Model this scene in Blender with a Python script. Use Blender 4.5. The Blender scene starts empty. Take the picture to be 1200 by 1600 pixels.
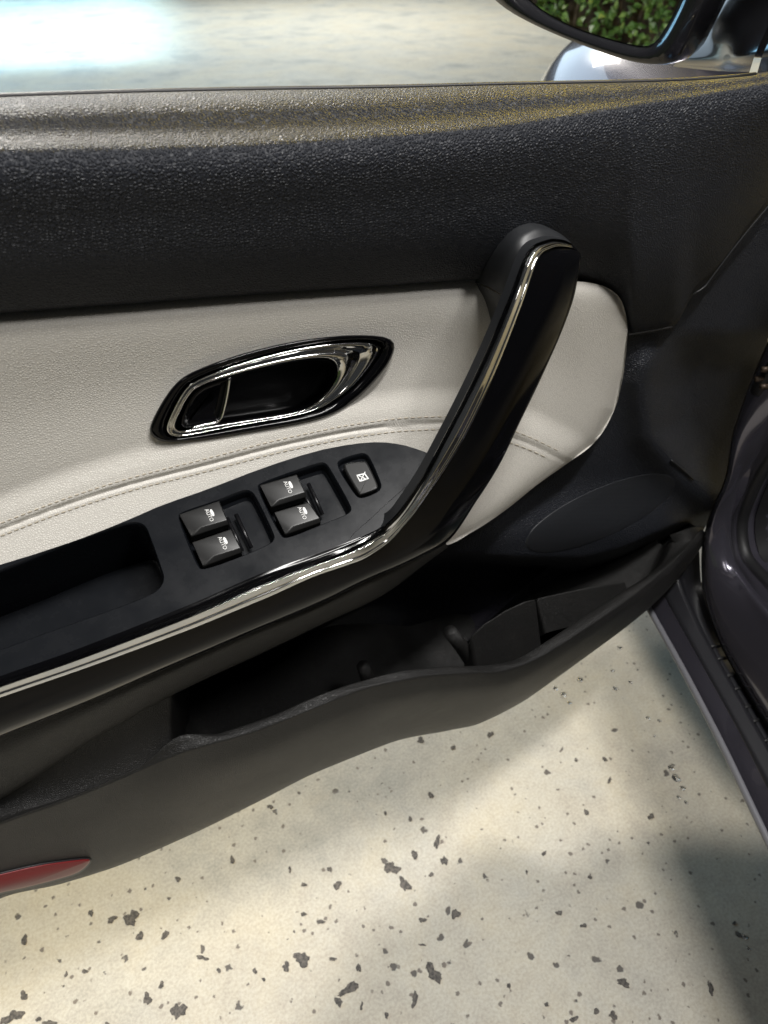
import bpy, bmesh, math, random
import numpy as np
from mathutils import Vector, Matrix
random.seed(7); rng = np.random.default_rng(7)
S = bpy.context.scene
COL = S.collection
R = math.radians

# ------------------------------------------------------------------ camera
PITCH, YAW = R(40), R(25)
CAM = Vector((0, -.47, 1.05))
LENS = 26.0
cd = bpy.data.cameras.new('camera'); cam = bpy.data.objects.new('camera', cd); COL.objects.link(cam)
cd.sensor_fit = 'VERTICAL'; cd.sensor_height = 36; cd.sensor_width = 27; cd.lens = LENS
cd.clip_start = .02; cd.clip_end = 200
cam.location = CAM; cam.rotation_euler = (R(90) - PITCH, 0, -YAW)
cd.dof.use_dof = True; cd.dof.focus_distance = .60; cd.dof.aperture_fstop = 9
S.camera = cam

# ------------------------------------------------------------------ world and lamps
W = bpy.data.worlds.new('World'); S.world = W; W.use_nodes = True
bg = W.node_tree.nodes['Background']; bg.inputs[0].default_value = (.94, .97, 1, 1); bg.inputs[1].default_value = .035

def lamp(name, loc, target, size, power, color=(1, 1, 1), spread=180, size_y=None):
    l = bpy.data.lights.new(name, 'AREA'); l.energy = power; l.color = color; l.spread = R(spread)
    l.shape = 'RECTANGLE'; l.size = size; l.size_y = size_y or size
    o = bpy.data.objects.new(name, l); COL.objects.link(o)
    o.location = loc
    o.rotation_euler = (Vector(target) - Vector(loc)).to_track_quat('-Z', 'Y').to_euler()
    return o
lamp('ceiling_lamp_beyond_door', (.15, 2.9, 2.75), (.1, .2, .3), .55, 132, (1, .955, .88))
lamp('ceiling_lamp_above_viewer', (.5, -.6, 2.75), (.25, 0, .5), 1.1, 62, (1, .98, .95), size_y=.14)
lamp('ceiling_lamp_over_roof', (.98, -1.2, 2.75), (.3, 0, .7), .4, 22, (1, .98, .96))
lamp('ceiling_lamp_left', (-1.3, -.75, 2.75), (.1, 0, .5), 1.0, 6, (1, .96, .91), size_y=.12)
lamp('open_front_daylight', (1.0, 10.5, 2.75), (.6, 0, 1.3), 10, 190, (.66, .84, 1), size_y=3.4)
lamp('far_floor_fill', (3.6, 8.0, 3.6), (3.6, 8.0, 0), 2.5, 225, (1, .96, .84))  # unseen lamp, added to brighten the far floor
shaft = lamp('daylight_shaft', (.33, 9.25, 6), (.33, 9.25, 0), 2.9, 120, (.45, .78, 1), spread=12, size_y=5.0)
shaft.rotation_euler = (0, 0, R(-11.7))
lamp('daylight_left', (-3.6, 8.5, 3.2), (.3, 8, 0), 3, 380, (.34, .70, 1))
lamp('yellow_reflection_right', (3.0, 2.35, 3.15), (.4, 0, .95), .8, 60, (1, .70, .01), size_y=.5)  # unseen, added to put yellow reflections on the door's top ledge
lamp('yellow_reflection_left', (1.15, 2.7, 3.15), (.1, 0, .95), .55, 11, (1, .72, .02), size_y=.35)  # also added, for the yellow reflection further left on the ledge

vs = S.view_settings; vs.view_transform = 'Standard'; vs.look = 'None'; vs.exposure = -.15; vs.gamma = 1

# ------------------------------------------------------------------ maths helpers
FOC = LENS / 36 * 1600
FW = Vector((math.sin(YAW) * math.cos(PITCH), math.cos(YAW) * math.cos(PITCH), -math.sin(PITCH)))
RT = Vector((math.cos(YAW), -math.sin(YAW), 0)); UP = RT.cross(FW)
def sight(x, y): return FW + RT * ((x - 600) / FOC) + UP * ((800 - y) / FOC)
def on_plane(x, y, p0, n):
    d = sight(x, y); return CAM + d * ((p0 - CAM).dot(n) / d.dot(n))
YN = Vector((0, 1, 0))
def dp(x, y, Y): return on_plane(x, y, Vector((0, Y, 0)), YN)          # on the door, Y metres outboard of its datum
def ground(x, y, z=0): return on_plane(x, y, Vector((0, 0, z)), Vector((0, 0, 1)))

def pchip(xs, ys):
    xs = np.array(xs, float); ys = np.array(ys, float); h = np.diff(xs); d = np.diff(ys) / h
    m = np.zeros(len(xs)); m[0] = d[0]; m[-1] = d[-1]
    for i in range(1, len(xs) - 1):
        if d[i-1] * d[i] > 0:
            w1 = 2*h[i] + h[i-1]; w2 = h[i] + 2*h[i-1]; m[i] = (w1 + w2) / (w1/d[i-1] + w2/d[i])
    def f(x):
        if x <= xs[0]: return ys[0] + m[0]*(x - xs[0])
        if x >= xs[-1]: return ys[-1] + m[-1]*(x - xs[-1])
        i = int(np.searchsorted(xs, x) - 1); t = (x - xs[i]) / h[i]
        return ((2*t**3 - 3*t*t + 1)*ys[i] + (t**3 - 2*t*t + t)*h[i]*m[i] + (-2*t**3 + 3*t*t)*ys[i+1] + (t**3 - t*t)*h[i]*m[i+1])
    return f
def cv(*pts): return pchip([p[0] for p in pts], [p[1] for p in pts])
def sm(t): t = max(0, min(1, t)); return t*t*(3 - 2*t)
def chaikin(pts, it=2):
    for _ in range(it):
        q = []
        for i in range(len(pts)):
            a = np.array(pts[i], float); b = np.array(pts[(i+1) % len(pts)], float)
            q += [a*.75 + b*.25, a*.25 + b*.75]
        pts = q
    return [tuple(p) for p in pts]
def resample(pts, n, closed=True):
    p = np.array(pts, float)
    if closed: p = np.vstack([p, p[:1]])
    s = np.concatenate([[0], np.cumsum(np.linalg.norm(np.diff(p, axis=0), axis=1))])
    t = np.linspace(0, s[-1], n + 1)[:-1] if closed else np.linspace(0, s[-1], n)
    return np.stack([np.interp(t, s, p[:, k]) for k in range(p.shape[1])], 1)
def smooth_line(pts, n):
    p = np.array([tuple(q) for q in pts], float); k = len(p)
    s = np.concatenate([[0], np.cumsum(np.linalg.norm(np.diff(p, axis=0), axis=1))])
    fs = [pchip(s, p[:, j]) for j in range(p.shape[1])]
    return np.array([[f(t) for f in fs] for t in np.linspace(0, s[-1], n)])
def inside(x, y, poly):
    c = False; n = len(poly)
    for i in range(n):
        x1, y1 = poly[i][:2]; x2, y2 = poly[(i+1) % n][:2]
        if (y1 > y) != (y2 > y) and x < (x2-x1)*(y-y1)/(y2-y1) + x1: c = not c
    return c

# ------------------------------------------------------------------ object helpers
def mesh_obj(name, verts, faces, mat, parent=None, smooth=True):
    me = bpy.data.meshes.new(name); me.from_pydata([tuple(v) for v in verts], [], [tuple(f) for f in faces]); me.update()
    bm = bmesh.new(); bm.from_mesh(me); bmesh.ops.recalc_face_normals(bm, faces=bm.faces); bm.to_mesh(me); bm.free()
    if smooth: me.polygons.foreach_set('use_smooth', [True]*len(me.polygons))
    me.materials.append(mat)
    o = bpy.data.objects.new(name, me); COL.objects.link(o)
    if parent: o.parent = parent
    return o
def auto(o, ang=35):
    o.data.set_sharp_from_angle(angle=R(ang)); return o
def bevel(o, w, seg=2, ang=30):
    m = o.modifiers.new('bevel', 'BEVEL'); m.width = w; m.segments = seg; m.limit_method = 'ANGLE'; m.angle_limit = R(ang)
    m.harden_normals = False
    return o
def grid_faces(nu, nv, cu=False, cv_=False, off=0):
    F = []
    for i in range(nu if cu else nu - 1):
        for j in range(nv if cv_ else nv - 1):
            a = i*nv + j; b = ((i+1) % nu)*nv + j; c = ((i+1) % nu)*nv + (j+1) % nv; d = i*nv + (j+1) % nv
            F.append((a+off, b+off, c+off, d+off))
    return F
def loft(name, rails, mat, parent=None, n=60, m=6, closed=False, curved=True):
    """rails: lists of 3D points with equal meaning along; skinned across with a smooth curve"""
    L = [smooth_line(r, n) for r in rails]
    V = []
    k = len(L)
    for i in range(n):
        col = np.array([l[i] for l in L])
        if curved and k > 2:
            tt = np.arange(k); fs = [pchip(tt, col[:, a]) for a in range(3)]
            V += [[f(t) for f in fs] for t in np.linspace(0, k-1, (k-1)*m + 1)]
        else:
            V += [col[int(t)]*(1-(t % 1)) + col[min(int(t)+1, k-1)]*(t % 1) for t in np.linspace(0, k-1, (k-1)*m + 1)]
    nv = (k-1)*m + 1
    return mesh_obj(name, V, grid_faces(n, nv, cv_=False), mat, parent)
def rings(name, loops, mat, parent=None, cap_end=False, cap_start=False):
    n = len(loops[0]); V = [p for l in loops for p in l]; F = []
    for a in range(len(loops) - 1):
        for i in range(n):
            j = (i+1) % n
            F.append((a*n+i, a*n+j, (a+1)*n+j, (a+1)*n+i))
    if cap_end: F.append(tuple(range((len(loops)-1)*n, len(loops)*n)))
    if cap_start: F.append(tuple(range(n))[::-1])
    return mesh_obj(name, V, F, mat, parent)
def tube(name, pts, r, mat, parent=None, seg=8):
    pts = [Vector(p) for p in pts]; V = []; F = []; n = len(pts)
    ref = None
    for i, p in enumerate(pts):
        t = (pts[min(i+1, n-1)] - pts[max(i-1, 0)]).normalized()
        if ref is None: ref = t.orthogonal()
        ref = (ref - t*ref.dot(t)).normalized(); b = t.cross(ref)
        rr = r(i/(n-1)) if callable(r) else r
        V += [p + (ref*math.cos(2*math.pi*k/seg) + b*math.sin(2*math.pi*k/seg))*rr for k in range(seg)]
    for i in range(n-1):
        for k in range(seg): F.append((i*seg+k, i*seg+(k+1) % seg, (i+1)*seg+(k+1) % seg, (i+1)*seg+k))
    F.append(tuple(range(seg))[::-1]); F.append(tuple(range((n-1)*seg, n*seg)))
    return mesh_obj(name, V, F, mat, parent)
def thing(name, label, cat, loc=(0, 0, 0)):
    o = bpy.data.objects.new(name, None); COL.objects.link(o); o.empty_display_size = .1
    o['label'] = label; o['category'] = cat
    return o

# ------------------------------------------------------------------ materials
def mat(name, col, rough=.5, metal=0, coat=0, spec=.5, coat_rough=.03):
    m = bpy.data.materials.new(name); m.use_nodes = True; b = m.node_tree.nodes['Principled BSDF']
    b.inputs['Base Color'].default_value = (*col, 1); b.inputs['Roughness'].default_value = rough; b.inputs['Metallic'].default_value = metal
    b.inputs['Coat Weight'].default_value = coat; b.inputs['Coat Roughness'].default_value = coat_rough; b.inputs['Specular IOR Level'].default_value = spec
    return m
def N(m, t, **kw):
    n = m.node_tree.nodes.new(t)
    for k, v in kw.items():
        if k in n.inputs: n.inputs[k].default_value = v
        else: setattr(n, k, v)
    return n
def lk(m, a, b): m.node_tree.links.new(a, b)
def bsdf(m): return m.node_tree.nodes['Principled BSDF']
def coords(m):
    return N(m, 'ShaderNodeTexCoord').outputs['Object']
def ramp(m, src, stops):
    r = N(m, 'ShaderNodeValToRGB'); e = r.color_ramp.elements
    while len(e) < len(stops): e.new(.5)
    for i, (p, c) in enumerate(stops): e[i].position = p; e[i].color = (*c, 1) if len(c) == 3 else c
    lk(m, src, r.inputs[0]); return r.outputs[0]
def mixc(m, fac, a, b, mode='MIX'):
    x = N(m, 'ShaderNodeMix', data_type='RGBA', blend_type=mode)
    for s, v in ((0, fac), (6, a), (7, b)):
        if hasattr(v, 'is_linked'): lk(m, v, x.inputs[s])
        elif s == 0: x.inputs[0].default_value = v
        else: x.inputs[s].default_value = (*v, 1)
    return x.outputs[2]
def grain(m, scale, dist, strength=1.0, warp=.25, fine=0):
    """pebbled leather grain: rounded cells with sunk joints"""
    co = coords(m)
    nz = N(m, 'ShaderNodeTexNoise', Scale=scale*.45, Detail=2.0); lk(m, co, nz.inputs['Vector'])
    sc = N(m, 'ShaderNodeVectorMath', operation='SCALE'); lk(m, nz.outputs['Color'], sc.inputs[0]); sc.inputs['Scale'].default_value = warp*2.2/scale
    ad = N(m, 'ShaderNodeVectorMath', operation='ADD'); lk(m, co, ad.inputs[0]); lk(m, sc.outputs[0], ad.inputs[1])
    v = N(m, 'ShaderNodeTexVoronoi', feature='DISTANCE_TO_EDGE', Scale=scale); lk(m, ad.outputs[0], v.inputs['Vector'])
    mr = N(m, 'ShaderNodeMapRange', interpolation_type='SMOOTHSTEP'); lk(m, v.outputs['Distance'], mr.inputs[0]); mr.inputs[2].default_value = .38
    bp = N(m, 'ShaderNodeBump', Strength=strength, Distance=dist); lk(m, mr.outputs[0], bp.inputs['Height'])
    n2 = N(m, 'ShaderNodeTexNoise', Scale=scale*3.2, Detail=2.0); lk(m, co, n2.inputs['Vector'])
    b2 = N(m, 'ShaderNodeBump', Strength=.35, Distance=dist*.35); lk(m, n2.outputs['Fac'], b2.inputs['Height']); lk(m, bp.outputs[0], b2.inputs['Normal'])
    lk(m, b2.outputs[0], bsdf(m).inputs['Normal'])
    return mr.outputs[0]
def smudge(m, lo, hi, scale=14):
    co = coords(m); n = N(m, 'ShaderNodeTexNoise', Scale=scale, Detail=6.0, Roughness=.65); lk(m, co, n.inputs['Vector'])
    mr = N(m, 'ShaderNodeMapRange'); lk(m, n.outputs['Fac'], mr.inputs[0]); mr.inputs[1].default_value = .3; mr.inputs[2].default_value = .7
    mr.inputs[3].default_value = lo; mr.inputs[4].default_value = hi; lk(m, mr.outputs[0], bsdf(m).inputs['Roughness'])

M = {}
M['pad'] = mat('grained black soft plastic', (.013, .015, .021), .40, spec=.4); grain(M['pad'], 480, .0009, .75); smudge(M['pad'], .46, .56, 9)
M['plastic'] = mat('fine grained charcoal plastic', (.014, .0137, .0133), .52, spec=.36); grain(M['plastic'], 800, .0004, .7); smudge(M['plastic'], .40, .5, 7)
pm_ = M['plastic']; nz_ = N(pm_, 'ShaderNodeTexNoise', Scale=26.0, Detail=8.0, Roughness=.72); lk(pm_, coords(pm_), nz_.inputs['Vector'])
lk(pm_, ramp(pm_, nz_.outputs['Fac'], [(.4, (.0125, .0123, .012)), (.62, (.0155, .015, .0145)), (.78, (.030, .028, .025))]), bsdf(pm_).inputs['Base Color'])   # shoe dust
M['cream'] = mat('cream leather', (.645, .62, .565), .44); cg = grain(M['cream'], 640, .0005, .42)
c_ = mixc(M['cream'], ramp(M['cream'], cg, [(0, (1, 1, 1)), (.5, (0, 0, 0))]), (.645, .62, .565), (.54, .515, .47)); lk(M['cream'], c_, bsdf(M['cream']).inputs['Base Color'])
M['thread'] = mat('cream sewing thread', (.42, .37, .29), .7)
M['satin'] = mat('satin black switch plate', (.007, .008, .010), .40, spec=.22); smudge(M['satin'], .20, .32, 30)
M['switch'] = mat('satin black switch cap', (.010, .010, .010), .32, spec=.35)
M['hollow'] = mat('smooth black plastic', (.006, .006, .007), .28, spec=.3)
M['gloss'] = mat('piano black lacquer', (.002, .002, .0025), .08, spec=.24); smudge(M['gloss'], .05, .16, 22)
M['chrome'] = mat('chrome', (.84, .84, .83), .06, 1); smudge(M['chrome'], .05, .13, 40)
M['boss'] = mat('matt black plastic', (.014, .015, .017), .45)
M['white'] = mat('white print', (.82, .82, .80), .5)
M['red'] = mat('red reflector plastic', (.17, .010, .012), .38)
M['paint'] = mat('dark violet grey metallic paint', (.12, .114, .145), .2, .7, coat=1, coat_rough=.03)
M['fpaint'] = M['paint']
M['rubber'] = mat('black rubber', (.012, .012, .013), .5)
M['sill'] = mat('dark sill plastic', (.022, .022, .026), .33)
M['mhouse'] = mat('mirror housing plastic', (.012, .012, .014), .22, coat=.4)
M['mirror'] = mat('mirror silver', (.9, .92, .9), .0, 1)
M['rust'] = mat('worn brass bolt', (.07, .05, .035), .5, .5)

# speaker grille: fine holes
m = mat('perforated black speaker mesh', (.013, .0145, .018), .5); M['grille'] = m
co = coords(m); v = N(m, 'ShaderNodeTexVoronoi', Scale=520, Randomness=0.0); lk(m, co, v.inputs['Vector'])
mr = N(m, 'ShaderNodeMapRange'); lk(m, v.outputs['Distance'], mr.inputs[0]); mr.inputs[1].default_value = .25; mr.inputs[2].default_value = .4
bp = N(m, 'ShaderNodeBump', Strength=.25, Distance=.0005); lk(m, mr.outputs[0], bp.inputs['Height']); lk(m, bp.outputs[0], bsdf(m).inputs['Normal'])

# floor: painted concrete, mottled, speckled with wear
m = mat('worn painted concrete', (.6, .55, .45), .55); M['floor'] = m
co = coords(m)
n1 = N(m, 'ShaderNodeTexNoise', Scale=2.2, Detail=5.0, Roughness=.6); lk(m, co, n1.inputs['Vector'])
n2 = N(m, 'ShaderNodeTexNoise', Scale=38.0, Detail=6.0, Roughness=.7); lk(m, co, n2.inputs['Vector'])
n3 = N(m, 'ShaderNodeTexNoise', Scale=260.0, Detail=3.0, Roughness=.7); lk(m, co, n3.inputs['Vector'])
base = ramp(m, n1.outputs['Fac'], [(.32, (.43, .415, .37)), (.45, (.57, .54, .47)), (.6, (.61, .56, .46)), (.72, (.54, .50, .42))])
n4 = N(m, 'ShaderNodeTexNoise', Scale=7.5, Detail=7.0, Roughness=.68, Distortion=.6); lk(m, co, n4.inputs['Vector'])
base = mixc(m, .7, base, ramp(m, n4.outputs['Fac'], [(.34, (.40, .41, .42)), (.5, (.5, .5, .5)), (.68, (.58, .555, .52))]), 'OVERLAY')
b2 = mixc(m, .75, base, ramp(m, n2.outputs['Fac'], [(.3, (.42, .42, .42)), (.55, (.5, .5, .5)), (.75, (.55, .54, .52))]), 'OVERLAY')
b3 = mixc(m, .6, b2, ramp(m, n3.outputs['Fac'], [(.35, (.34, .34, .34)), (.6, (.55, .55, .55))]), 'OVERLAY')
# small flecks
def flecks(scale, th, soft):
    nz = N(m, 'ShaderNodeTexNoise', Scale=scale*2.5, Detail=3.0); lk(m, co, nz.inputs['Vector'])
    sc = N(m, 'ShaderNodeVectorMath', operation='SCALE'); lk(m, nz.outputs['Color'], sc.inputs[0]); sc.inputs['Scale'].default_value = .55/scale
    ad = N(m, 'ShaderNodeVectorMath', operation='ADD'); lk(m, co, ad.inputs[0]); lk(m, sc.outputs[0], ad.inputs[1])
    v = N(m, 'ShaderNodeTexVoronoi', Scale=scale, Randomness=1.0); lk(m, ad.outputs[0], v.inputs['Vector'])
    # cell-random size so only some cells carry a fleck
    sx = N(m, 'ShaderNodeSeparateColor'); lk(m, v.outputs['Color'], sx.inputs[0])
    mr = N(m, 'ShaderNodeMapRange'); lk(m, sx.outputs[0], mr.inputs[0]); mr.inputs[1].default_value = .55; mr.inputs[2].default_value = 1; mr.inputs[3].default_value = 0; mr.inputs[4].default_value = th
    sb = N(m, 'ShaderNodeMath', operation='SUBTRACT'); lk(m, mr.outputs[0], sb.inputs[0]); lk(m, v.outputs['Distance'], sb.inputs[1])
    o = N(m, 'ShaderNodeMapRange'); lk(m, sb.outputs[0], o.inputs[0]); o.inputs[1].default_value = 0; o.inputs[2].default_value = soft
    return o.outputs[0]
f1 = flecks(42, .25, .05); f2 = flecks(95, .34, .1)
b4 = mixc(m, f1, b3, (.13, .115, .10)); b5 = mixc(m, f2, b4, (.20, .17, .14))
lk(m, b5, bsdf(m).inputs['Base Color'])
bp = N(m, 'ShaderNodeBump', Strength=.35, Distance=.0012); lk(m, n2.outputs['Fac'], bp.inputs['Height'])
bq = N(m, 'ShaderNodeBump', Strength=.8, Distance=.0008, invert=True); lk(m, f1, bq.inputs['Height']); lk(m, bp.outputs[0], bq.inputs['Normal'])
lk(m, bq.outputs[0], bsdf(m).inputs['Normal'])
smudge(m, .5, .75, 3)
m = mat('bare dark concrete', (.105, .095, .085), .8); M['chip'] = m
n2 = N(m, 'ShaderNodeTexNoise', Scale=300.0, Detail=4.0); lk(m, coords(m), n2.inputs['Vector'])
lk(m, ramp(m, n2.outputs['Fac'], [(.35, (.06, .055, .05)), (.65, (.17, .15, .13))]), bsdf(m).inputs['Base Color'])
m = mat('leaf green', (.05, .11, .02), .35); M['leaf'] = m
oi = N(m, 'ShaderNodeTexNoise', Scale=16.0, Detail=2.0); lk(m, coords(m), oi.inputs['Vector'])
lk(m, ramp(m, oi.outputs['Fac'], [(.3, (.02, .055, .012)), (.5, (.055, .12, .025)), (.7, (.13, .21, .06))]), bsdf(m).inputs['Base Color'])
M['twig'] = mat('dark twig bark', (.03, .022, .014), .8)
m = mat('water film', (1, 1, 1), .02); bsdf(m).inputs['Transmission Weight'].default_value = 1; bsdf(m).inputs['IOR'].default_value = 1.33; M['water'] = m

# ------------------------------------------------------------------ floor
fl = mesh_obj('floor', [(-40, -40, 0), (40, -40, 0), (40, 40, 0), (-40, 40, 0)], [(0, 1, 2, 3)], M['floor'], smooth=False)
fl['kind'] = 'structure'
chips = [(205,1434,22,26,20),(175,1436,18,9,-25),(219,1462,13,14,0),(258,1460,14,11,-35),(142,1426,8,12,30),(38,1468,10,17,35),(37,1555,15,13,0),(20,1588,38,16,-15),(78,1598,22,10,0),
 (316,1496,18,8,15),(342,1516,9,7,20),(363,1343,9,11,0),(422,1260,10,7,0),(278,1373,11,8,0),(230,1560,12,22,8),(252,1539,8,12,20),(279,1579,22,28,25),(132,1517,11,7,25),(103,1522,5,12,15),
 (472,1498,28,22,-5),(447,1510,12,16,10),(545,1545,40,13,-25),(529,1565,12,16,0),(520,1498,15,5,5),(527,1383,14,13,0),(515,1358,9,9,20),(453,1358,6,9,0),(475,1382,13,5,10),(501,1440,12,8,0),(474,1428,10,8,0),
 (612,1356,24,20,10),(632,1381,16,24,-25),(648,1335,13,13,0),(683,1315,9,22,5),(694,1345,11,17,-15),(674,1366,8,8,0),(657,1156,13,9,5),(708,1168,8,8,0),(766,1147,8,12,35),(673,1242,9,11,-20),(641,1279,8,8,0),
 (712,1428,14,18,-15),(660,1437,12,9,25),(660,1476,12,4,0),(677,1520,20,34,-30),(648,1562,11,24,10),(850,1333,11,7,-20),(823,1362,5,7,0),(945,1186,7,9,-20),(916,1269,7,12,-15),(1017,1275,9,12,15),(922,1370,8,8,0),
 (874,1426,11,9,25),(912,1446,12,8,10),(974,1535,24,12,20),(958,1586,14,14,0),(932,1580,8,14,0),(897,1592,16,10,-10),(854,1569,9,7,0),(1111,1544,10,20,-15),(1155,1461,13,7,10),(1148,1442,8,6,0),(604,1586,9,9,0),(795,1540,7,10,20),
 (900,1187,6,6,0),(952,1219,5,10,15),(602,1270,6,6,0),(398,1517,8,9,0),(412,1530,6,7,0),(560,1512,7,16,0),(565,1572,5,14,8),(168,1600,9,8,0),(60,1592,10,8,0)]
# the wear under the car stays in view from a step aside
for (x, y, w, h, a) in chips:
    n = max(9, int((w + h)*.55)); P = []
    ph = [rng.uniform(0, 6.28) for _ in range(4)]
    for i in range(n):
        t = 2*math.pi*i/n
        r = 1 + .22*math.sin(2*t + ph[0]) + .16*math.sin(3*t + ph[1]) + .14*math.sin(5*t + ph[2]) + rng.uniform(-.16, .16)
        u, v_ = r*w*.44*math.cos(t), r*h*.44*math.sin(t); ca, sa = math.cos(R(a)), math.sin(R(a))
        P.append(ground(x + u*ca - v_*sa, y + u*sa + v_*ca, .0009))
    c = sum(P, Vector())/n
    V = [c] + P + [c + (p - c)*1.05 - Vector((0, 0, .0012)) for p in P]
    F = [(0, 1+i, 1+(i+1) % n) for i in range(n)] + [(1+i, 1+n+i, 1+n+(i+1) % n, 1+(i+1) % n) for i in range(n)]
    mesh_obj('paint_chip', V, F, M['chip'], fl, smooth=False)

# drops of water left beside the sill
for (x, y, w) in ((968,1012,7),(957,1048,5),(961,1076,6),(985,1066,5),(1048,1200,9),(1056,1216,12),(1066,1232,8),(1060,1246,6),(1072,1254,5),(1012,1122,6),(880,1086,9),(868,1076,7),(906,1062,8),(890,1098,5),(1164,1464,8),(1170,1482,6),(1022,1150,4),(1030,1126,5)):
    c = ground(x, y, 0); r = (ground(x + w, y, 0) - c).length*.6; V = []; nn = 12; ph = rng.uniform(0, 6.28)
    for f, hz in ((1, 0), (.92, .25), (.7, .5), (.35, .64)):
        V += [c + Vector((math.cos(t)*r*f*(1 + .25*math.sin(2*t + ph)), math.sin(t)*r*f*(1 + .2*math.sin(3*t + ph)), .0004 + r*.22*hz)) for t in np.linspace(0, 2*math.pi, nn, endpoint=False)]
    F = [(a*nn + i, a*nn + (i+1) % nn, (a+1)*nn + (i+1) % nn, (a+1)*nn + i) for a in range(3) for i in range(nn)] + [tuple(range(3*nn, 4*nn)), tuple(range(nn))[::-1]]
    mesh_obj('water_drop', V, F, M['water'], fl)

# ------------------------------------------------------------------ the open door
door = thing('car_door_assembly', 'open front car door with black pad, cream leather insert and deep map pocket', 'car door')
XL = -900                                                            # how far the trim runs on past the left of the view

# guide lines along the door, as seen from the driver's side
Wl = cv((-900, 182), (-300, 163), (0, 152), (150, 147), (350, 142), (600, 138), (800, 133), (900, 131), (1000, 129), (1100, 125), (1150, 121), (1200, 115), (1260, 104))
Kl = cv((-900, 262), (-300, 246), (0, 238), (300, 232), (600, 215), (800, 196), (900, 181), (1000, 165), (1100, 149), (1150, 140), (1200, 131), (1260, 118))
Bl = cv((-900, 555), (-300, 512), (0, 490), (200, 475), (400, 460), (600, 447), (750, 438), (860, 438), (905, 443), (940, 449), (960, 460), (972, 475), (980, 500), (990, 523), (1050, 512), (1085, 458), (1115, 430), (1170, 358), (1260, 245))
V = []; cols = list(np.linspace(XL, 0, 40)[:-1]) + list(np.linspace(0, 1260, 200)); nv = 70
for x in cols:
    w, k, b = Wl(x), Kl(x), Bl(x); Yw = -.018 + (k - w)*.00062
    Yb = .006 + .010*sm((x - 800)/110) - .003*sm((x - 1010)/80)
    bb = max(b, k + 60); e = b - k
    prof = pchip([w - 3, w, w + (k-w)*.7, k, k + .16*e, k + .42*e, b - 6, b], [Yw + .02, Yw, Yw*.3 - .018*.7 - .0005, -.019, -.0235, -.0190, Yb - .002, Yb + .006])
    t = np.linspace(0, 1, nv)
    ys = [w - 3] + [w + (b - w)*(q**1.25) for q in t]
    V += [dp(x, y, prof(y)) for y in ys]
pad = mesh_obj('upper_trim_pad', V, grid_faces(len(cols), nv + 1), M['pad'], door)

# cream insert ---------------------------------------------------------------
Tc = cv((-900, 552), (-300, 510), (0, 488), (200, 473), (400, 458), (600, 445), (750, 437), (905, 440), (940, 446), (960, 457), (972, 472), (979, 497), (980.5, 512))
Bc = cv((-900, 1230), (-300, 1000), (0, 884), (125, 842), (258, 790), (323, 768), (407, 735), (490, 710), (552, 700), (600, 712), (650, 800), (693, 852), (740, 830), (790, 797), (840, 757), (885, 725), (930, 690), (960, 640), (973, 590), (979, 545), (980.5, 522))
Sc = cv((-900, 1165), (-300, 942), (0, 828), (100, 790), (200, 758), (325, 726), (450, 694), (575, 670), (640, 663), (696, 661), (800, 683), (885, 721), (980, 775))
right_edge = [(905, 440), (940, 446), (960, 457), (972, 472), (979, 497), (981, 520), (975, 580), (960, 640), (930, 690), (885, 725), (840, 757), (790, 797), (740, 830), (693, 852)]
RE = resample(right_edge, 120, False)
def creamY(x, y):
    Y = .004 + .004*math.sin(math.pi*sm((y - Tc(x))/max(30, Sc(x) - Tc(x))))
    if x < 860: Y += .016*math.exp(-max(0, y - Tc(x))/20.)
    s = Sc(x); Y -= .008*sm((y - s + 60)/60)
    if y > s: Y -= .00024*(y - s)*(1 - .35*sm((x - 700)/100))
    Y += .0014*math.exp(-((y - s)/2.6)**2) - .0006*math.exp(-((abs(y - s) - 5)/5.0)**2)
    if x > 640:
        dmin = np.min(np.hypot(RE[:, 0] - x, RE[:, 1] - y)); Y += .010*math.exp(-dmin/9.)
    Y -= .010*sm((x - 770)/90)*sm((980 - x)/80)*.5
    return Y
bezel = [(233,676),(236,660),(254,626),(275,597),(300,580),(367,555),(450,534),(533,523),(596,524),(614,531),(618,543),(610,564),(600,580),(567,617),(533,642),(492,657),(408,672),(325,686),(267,692),(243,687)]
bez = chaikin(bezel, 2); bc = np.mean(np.array(bez), 0)
def shrink(poly, f, c=None):
    c = np.mean(np.array(poly), 0) if c is None else c
    return [tuple(c + (np.array(p) - c)*f) for p in poly]
hole = None
def inset_loop(poly, d):
    P = np.array(poly); n = len(P); out = []
    area = sum(P[i][0]*P[(i+1) % n][1] - P[(i+1) % n][0]*P[i][1] for i in range(n)); s = 1 if area > 0 else -1
    for i in range(n):
        t = P[(i+1) % n] - P[i-1]; t = t/np.linalg.norm(t); out.append(tuple(P[i] + s*np.array([-t[1], t[0]])*d))
    return out                                                         # positive d goes inwards
hole = inset_loop(bez, 7)
cols = list(np.linspace(XL, -20, 50)) + list(np.linspace(-14, 940, 240)) + list(np.linspace(943, 980.5, 22)); nv = 130
V = []; px = []
for x in cols:
    t_, b_ = Tc(x), Bc(x)
    for j in range(nv):
        y = t_ + (b_ - t_)*j/(nv-1); px.append((x, y)); V.append(dp(x, y, creamY(x, y)))
F = [f for f in grid_faces(len(cols), nv) if not inside(sum(px[i][0] for i in f)/4, sum(px[i][1] for i in f)/4, hole)]
cream = mesh_obj('insert_panel', V, F, M['cream'], door); cream['label'] = 'cream leather insert panel with a sewn seam'
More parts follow.
